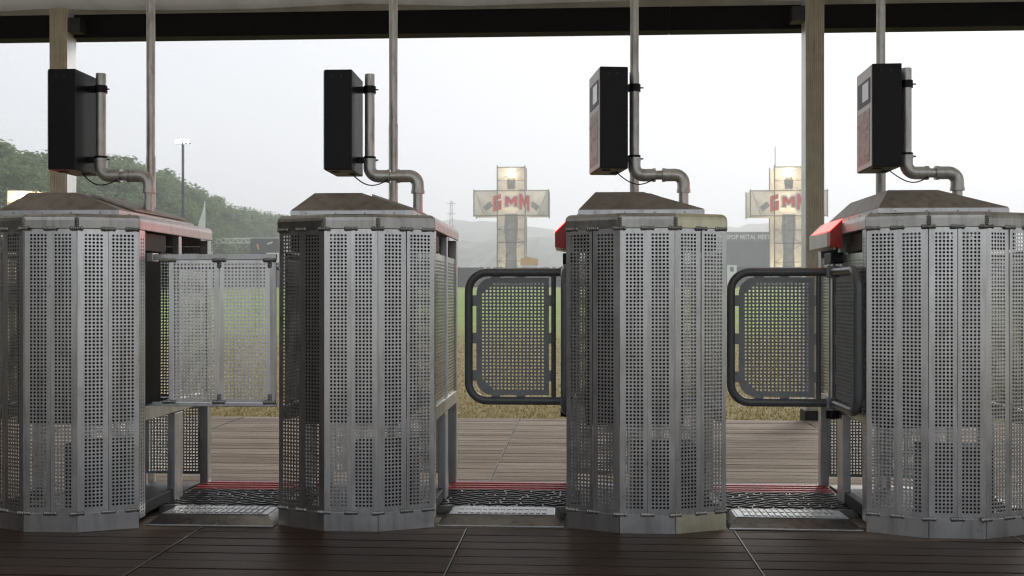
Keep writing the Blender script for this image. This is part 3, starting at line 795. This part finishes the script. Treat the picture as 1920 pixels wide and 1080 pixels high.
# far hills
def hill(name, x0, x1, y, pts, seed):
    rn = random.Random(seed); m = MB(); n = 150; K = 8; v = []
    for j in range(K + 1):
        for i in range(n + 1):
            f = i / n; x = x0 + (x1 - x0) * f
            q = f * (len(pts) - 1); a = int(min(q, len(pts) - 2)); b = q - a; b = b * b * (3 - 2 * b)
            h = pts[a] * (1 - b) + pts[a + 1] * b
            k = math.sin(math.pi / 2 * min(1, j / (K - 1.0)))
            v.append((x + rn.uniform(-1, 1), y + j * 14 + rn.uniform(-3, 3), h * k + rn.uniform(-.9, 1.3) * (j > 0) * (h > 1)))
    m.add(v, [(j * (n + 1) + i, j * (n + 1) + i + 1, (j + 1) * (n + 1) + i + 1, (j + 1) * (n + 1) + i) for j in range(K) for i in range(n)])
    tag(m.build(name, 'hill'), kind='structure')
hill('wooded_hills', -270, 400, 380, [34, 36, 34, 30, 26, 25, 27, 24, 20, 17, 14, 13, 12, 13, 12, 11, 11], 5)
hill('distant_hills', -420, 620, 570, [34, 36, 39, 40, 42, 49, 42, 42, 47, 39, 31, 27, 24, 25, 24, 21], 8)

# dark fence along the far end of the field
fr = empty('field_fence', (0, 118, 0)); tag(fr, 'long dark solid fence across the far end of the field', 'fence')
zf = ground_z(0, 118)
pmesh = MB().box(-1.23, 1.23, -.03, .03, 0, 2.3).mesh('fence_panel'); ppost = MB().box(-.05, .05, -.08, .0, 0, 2.42).mesh('fence_post')
for k in range(-26, 31):
    obj('fence_panel', pmesh, 'fence_dark', fr, (k * 2.5, 0, zf - .05 + .02 * (k % 3)))
    obj('fence_post', ppost, 'fence_dark', fr, (k * 2.5 + 1.25, -.035, zf - .05))
for j, u in enumerate((916, 1039, 1372)):
    q = empty('fence_notice', (px(u, 117.8), 117.75, zf)); 
    MB().box(-.55, .55, -.03, .0, 1.55 if j < 2 else .1, 2.5).build('notice_board', 'white', q); MB().box(-.2, .2, -.036, -.031, 1.75, 2.3).build('print', 'roof_grey', q)
    tag(q, ['small white notice on the far fence, left of the middle cross tower\'s foot', 'small white notice on the far fence, right of the middle cross tower\'s foot', 'pale upright notice on the far fence beside the grey stage building'][j], 'sign', 'notices on the far fence')

# cross-shaped banner towers
def make_cross():
    r = empty('cross_tower'); cw, dp = 1.66, 1.6; aw, z0a, z1a, zt = 4.55, 8.7, 11.75, 14.6
    z0 = 2.0
    segs = [(z0, 5.4), (5.4, z0a)]
    for a, b in segs: MB().box(-cw, cw, -dp, -dp + .03, a + .03, b - .03).build('banner', 'banner', r)
    MB().box(-cw, cw, -dp, -dp + .03, z1a + .03, zt).build('banner', 'banner', r)
    MB().box(-aw, aw, -dp, -dp + .03, z0a + .02, z1a - .02).build('banner', 'banner', r)
    for s in (-1, 1):
        MB().box(s * cw - .015, s * cw + .015, -dp + .03, dp, z0, z0a - .03).build('side_banner', 'banner', r)
        MB().box(s * cw - .015, s * cw + .015, -dp + .03, dp, z1a + .03, zt).build('side_banner', 'banner', r)
        MB().box(s * aw - .015, s * aw + .015, -dp + .03, dp, z0a, z1a).build('side_banner', 'banner', r)
        lo = MB()
        MB().box(min(s * cw, s * aw), max(s * cw, s * aw), -dp + .03, dp, z0a - .02, z0a + .01).build('arm_floor', 'banner', r)
    MB().box(-aw, aw, dp - .03, dp, z0a, z1a).build('rear_banner', 'banner', r)
    MB().box(-cw, cw, dp - .03, dp, z0, zt).build('rear_banner', 'banner', r)
    for sx in (-1, 1):
        for sy in (-1, 1):
            MB().tube([(sx * (cw + .05), sy * (dp + .06), 0), (sx * (cw + .05), sy * (dp + .06), zt + .25)], .075, 6).build('truss_leg', 'truss_dark', r)
            MB().tube([(sx * (aw + .05), sy * (dp + .06), z0a - .15), (sx * (aw + .05), sy * (dp + .06), z1a + .15)], .075, 6).build('truss_leg', 'truss_dark', r)
    for z in (z0, 3.1, 5.4, 7.0, z0a, z1a, 13.0, zt):
        MB().tube([(-cw - .05, -dp - .07, z), (cw + .05, -dp - .07, z)], .065 if z in (5.4, z0a, zt) else .035, 6).build('cross_bar', 'truss_dark', r)
    for z in (z0a, z1a): MB().tube([(-aw - .05, -dp - .07, z), (aw + .05, -dp - .07, z)], .06, 6).build('cross_bar', 'truss_dark', r)
    for sx in (-.55, .55):
        MB().tube([(sx, -dp - .06, z0), (sx, -dp - .06, z0a)], .03, 5).build('lattice_bar', 'truss_dark', r)
        MB().tube([(sx * 6, -dp - .06, z0a), (sx * 8, -dp - .06, z1a)], .025, 5).build('lattice_bar', 'truss_dark', r)
    for k, (za, zb) in enumerate(((z0, 3.1), (3.1, 5.4), (5.4, 7.0), (7.0, z0a), (z1a, 13.0), (13.0, zt))):
        e_ = 1 if k % 2 else -1
        MB().tube([(-cw * e_, -dp - .06, za), (cw * e_, -dp - .06, zb)], .022, 5).build('lattice_bar', 'truss_dark', r)
    # printed decoration: plain dark upright shape, crossed bars and the lettering
    MB().prism([(-.75, 2.25), (.75, 2.25), (.62, 4.5), (.85, 6.8), (.78, 8.9), (-.78, 8.9), (-.85, 6.8), (-.62, 4.5)], -dp - .012, -dp - .004).build('dark_print', 'banner_dark', r)
    MB().prism([(-.45, 11.9), (.45, 11.9), (.55, 12.9), (.30, 13.5), (-.30, 13.5), (-.55, 12.9)], -dp - .012, -dp - .004).build('dark_print', 'banner_dark', r)
    for s in (-1, 1):
        MB().prism([(s * 2.2, 9.9), (s * 3.1, 9.25), (s * 3.55, 9.75), (s * 2.6, 10.45)][::s], -dp - .012, -dp - .004).build('dark_print', 'banner_dark', r)
    GL = [(-1.0, 1.0), (.62, 1.0), (.62, .42), (-.42, .42), (-.42, -.42), (.06, -.42), (.06, -.12), (-.12, -.12), (-.12, .2), (.72, .2), (.72, -1.0), (-1.0, -1.0)]
    ML = [(-1, -1), (-1, 1), (-.45, 1), (0, .25), (.45, 1), (1, 1), (1, -1), (.5, -1), (.5, .05), (.12, -.55), (-.12, -.55), (-.5, .05), (-.5, -1)]
    for nm, poly, x, sx_, sz_, zz, sk in (('G', GL, -1.62, .60, .95, 10.28, .16), ('M', ML, .0, .74, .60, 10.42, 0), ('M', ML, 1.62, .62, .95, 10.28, -.16)):
        pts = [(x + px_ * sx_, zz + pz_ * sz_ + sk * px_) for px_, pz_ in (poly if nm == 'M' else poly[::-1])]
        cx_, cz_ = x, zz
        # outline: the same letter grown outwards
        bmn = len(pts); grow = []
        for i in range(bmn):
            p0, p1, p2 = Vector(pts[i - 1]), Vector(pts[i]), Vector(pts[(i + 1) % bmn])
            d1, d2 = (p1 - p0).normalized(), (p2 - p1).normalized()
            n1, n2 = Vector((-d1.y, d1.x)), Vector((-d2.y, d2.x)); sm_ = (n1 + n2).normalized()
            q = p1 + sm_ * .19 / max(.45, sm_.dot(n1)); grow.append((q.x, q.y))
        def plate(pp, ya, yb, name, mat, par):
            bm = bmesh.new(); vs = [bm.verts.new((a_, ya, b_)) for a_, b_ in pp]; f = bm.faces.new(vs)
            ex = bmesh.ops.extrude_face_region(bm, geom=[f])
            for q in ex['geom']:
                if isinstance(q, bmesh.types.BMVert): q.co.y = yb
            bmesh.ops.recalc_face_normals(bm, faces=bm.faces[:])
            bmesh.ops.triangulate(bm, faces=[f_ for f_ in bm.faces if len(f_.verts) > 4])
            me = bpy.data.meshes.new(name); bm.to_mesh(me); bm.free(); return obj(name, me, mat, par)
        ow = plate(grow, -dp - .04, -dp - .02, 'letter_outline', 'gmm_white', r)
        plate(pts, -dp - .10, -dp - .06, 'letter', 'gmm_red', ow)
    MB().tube([(0, -dp - .10, 13.85), (0, -dp - .22, 13.85)], .42, 14).build('round_lamp', 'lamp_warm', r)
    return r
def glow(parent, z, y, e):
    l = bpy.data.lights.new('tower_lamp', 'POINT'); l.energy = e; l.color = (1, .80, .52); l.shadow_soft_size = .3
    o = bpy.data.objects.new('tower_lamp', l); C.objects.link(o); o.parent = parent; o.location = (0, y, z)
crs = make_cross()
for i, (u, y, dz, lab) in enumerate(((960, 127, 0, 'cross-shaped banner tower with red letters seen above the middle wing gate'),
                                     (1474, 127, -.2, 'cross-shaped banner tower with two masts, half hidden by the right roof post'),
                                     (47, 60, -.55, 'banner tower whose top shows above the leftmost cabinet before the trees'))):
    c = crs if i == 0 else copy_tree(crs)
    x = px(u, y); c.location = (x, y, ground_z(x, y) + dz); c.rotation_euler.z = [0, 0, R(14)][i]; c.scale = [(1, 1, 1), (1, 1, 1), (.5, .5, .5)][i]
    tag(c, lab, 'tower', 'cross-shaped banner towers')
    for z, e in () if i == 2 else ((2.6, 110), (10.2, 150), (13.8, 110)): glow(c, z, 0, e)
    if i == 1:
        for sx in (-1, 1): MB().tube([(sx * 1.6, -1.5, 14.5), (sx * 1.6, -1.5, 17.1)], .05, 6).build('mast', 'truss_dark', c)
# grey stage building with lettering
y = 165; x0, x1 = px(1318, y), px(1512, y)
st = empty('stage_building', ((x0 + x1) / 2, y, ground_z(0, y))); tag(st, 'wide grey stage building with white lettering along its roof edge', 'building')
hw = (x1 - x0) / 2
MB().box(-hw, hw, 0, 14, 0, 7.2).build('wall', 'grey_build', st)
MB().box(-hw - .3, hw + .3, -.25, 14.2, 7.2, 8.75).build('roof_fascia', 'roof_grey', st)
k = 0
for xx in range(1, 8): MB().box(-hw + xx * 2 * hw / 8 - .05, -hw + xx * 2 * hw / 8 + .05, -.06, -.001, 0, 7.19).build('cladding_seam', 'roof_grey', st)
lt = text_mesh('lettering', 'GRASPOP METAL MEETING', .98, .03, 'LEFT', .012)
sx_ = max(q.co.x for q in lt.vertices); need = px(1461, y) - px(1341, y)
l_ = obj('lettering', lt, 'white', st, (px(1341, y) - st.location.x, -.29, 7.62)); l_.scale.x = need / sx_
# white low tent roof at the foot of the second cross
# truss gantry and dark board seen above the barrier
y = 108; gx0, gx1 = px(395, y), px(535, y)
gt = empty('truss_gantry', ((gx0 + gx1) / 2, y, ground_z(0, y))); tag(gt, 'white lattice truss gantry above the left lane barrier', 'truss')
L = (gx1 - gx0) / 2; zt_, zb_ = 6.75 - ground_z(0, y) + .62, 6.25 - ground_z(0, y) + .62
for yy in (-.25, .25):
    for zz in (zt_, zb_): MB().tube([(-L, yy, zz), (L, yy, zz)], .06, 6).build('chord', 'white', gt)
    for i in range(18):
        a = -L + 2 * L * i / 18
        MB().tube([(a, yy, zb_ if i % 2 else zt_), (a + 2 * L / 18, yy, zt_ if i % 2 else zb_)], .03, 5).build('lattice', 'white', gt)
for s in (-1, 1): MB().box(s * L - .15, s * L + .15, -.25, .25, 0, zb_).build('tower_leg', 'truss', gt)
bd = empty('dark_banner_board', (px(498, 106), 106, ground_z(0, 106))); tag(bd, 'dark printed board hanging under the white truss gantry', 'board')
zb2 = ground_z(0, 106)
MB().box(-1.65, 1.75, 0, .08, 6.05 - zb2 - 1.55, 7.28 - zb2).build('board', 'fence_dark', bd)
MB().box(.1, 1.75, -.03, -.004, 4.55 - zb2, 5.75 - zb2).build('white_print', 'white', bd)
MB().prism([(-.85, 6.1 - zb2), (-.65, 6.1 - zb2), (-.8, 6.7 - zb2), (-1.0, 6.7 - zb2)], -.03, -.004).build('yellow_print', 'orange', bd)
MB().prism([(.2, 6.6 - zb2), (.75, 6.8 - zb2), (.75, 6.95 - zb2), (.2, 6.78 - zb2)], -.03, -.004).build('white_print', 'white', bd)
# flood-light mast
y = 74; lm_ = empty('floodlight_mast', (px(343, y), y, ground_z(0, y))); tag(lm_, 'tall floodlight mast with burning lamps above the trees', 'lamp mast')
zl_ = 1.166 + (555 - 262) * (y + 5) / 2000 - ground_z(0, y)
MB().tube([(0, 0, 0), (0, 0, zl_ * .55)], .14, 8).build('mast', 'machine', lm_); MB().tube([(0, 0, zl_ * .55), (0, 0, zl_)], .10, 8).build('upper_mast', 'machine', lm_)
MB().box(-.58, .58, -.04, .04, zl_ - .03, zl_ + .03).build('cross_arm', 'machine', lm_)
for sx in (-.42, -.14, .14, .42):
    h_ = MB().tube([(sx, .10, zl_ + .20), (sx, -.05, zl_ + .16), (sx, -.12, zl_ + .15)], .10, 12, r2=.135).build('lamp_head', 'machine', lm_)
    MB().tube([(sx, -.121, zl_ + .15), (sx, -.135, zl_ + .146)], .125, 12).build('lamp_glass', 'lamp_white', h_)
# feather flag
y = 62; ff = empty('feather_flag', (px(384, y), y, ground_z(0, y))); tag(ff, 'white feather flag on a thin pole before the trees', 'flag')
zf0, zf1 = 1.166 + (555 - 470) * .0336 - ground_z(0, y), 1.166 + (555 - 374) * .0336 - ground_z(0, y)
MB().tube([(0, 0, 0), (0, 0, zf1)], .03, 6).build('pole', 'white', ff)
fl = []; n = 14
for i in range(n + 1):
    f = i / n; zz = zf1 - .1 - f * 2.6; wdt = .05 + .40 * math.sin(f * 1.9) ** 1.2
    fl += [(-.035, 0, zz), (-.035 - wdt * .5, .05 * math.sin(f * 7), zz - .04), (-.035 - wdt, .09 * math.sin(f * 7 + 1), zz - .1)]
fm = MB().add(fl, [(i * 3 + k, i * 3 + k + 1, i * 3 + k + 4, i * 3 + k + 3) for i in range(n) for k in range(2)], True)
fm.add([(a, b + .006, c) for a, b, c in fl], [(i * 3 + k + 3, i * 3 + k + 4, i * 3 + k + 1, i * 3 + k) for i in range(n) for k in range(2)], True)
fm.build('flag_cloth', 'flag', ff)
# faint lattice mast far off
y = 290; pm_ = empty('lattice_mast', (px(846, y), y, 2)); tag(pm_, 'faint far lattice mast left of the middle cross tower', 'mast')
hm = 1.166 + (555 - 376) * 295 / 2000 - 2
for sx in (-1, 1):
    for sy in (-1, 1): MB().tube([(sx * .8, sy * .8, 0), (sx * .25, sy * .25, hm)], .06, 5).build('mast_leg', 'truss_dark', pm_)
for i in range(9):
    z = 5 + i * (hm - 5) / 9; wq = .8 - .55 * z / hm
    MB().tube([(-wq, -wq, z), (wq, -wq, z + 2.6)], .06, 4).build('brace', 'truss_dark', pm_)
for z in (hm * .72, hm * .86, hm * .97): MB().box(-1.3, 1.3, -.1, .1, z, z + .14).build('cross_arm', 'truss_dark', pm_)
# orange vehicle cabin behind the fence
y = 122; oc = empty('site_cabin', (px(993, y), y, ground_z(0, y))); tag(oc, 'small orange cabin roof beside the middle cross tower\'s foot', 'cabin')
MB().box(-.95, .95, -.8, .8, 0, 2.55, .05).build('wall', 'white', oc); MB().prism([(-1.05, 2.56), (1.05, 2.56), (1.05, 3.25), (-.3, 3.6), (-1.05, 3.3)], -.85, .85).build('roof', 'orange', oc)

# ------------------------------------------------------------------ haze
hz, t, p = new_mat('haze_air'); t.nodes.remove(p)
pv = node(t, 'ShaderNodeVolumePrincipled'); pv.inputs['Color'].default_value = (.96, .98, 1.0, 1); pv.inputs['Density'].default_value = .0021; pv.inputs['Anisotropy'].default_value = .4
t.links.new(pv.outputs[0], t.nodes['Material Output'].inputs['Volume'])
tag(MB().box(-760, 760, -330, 800, -1.2, 56).build('haze', hz), 'pale morning haze hanging over the whole field', 'haze', kind='stuff')
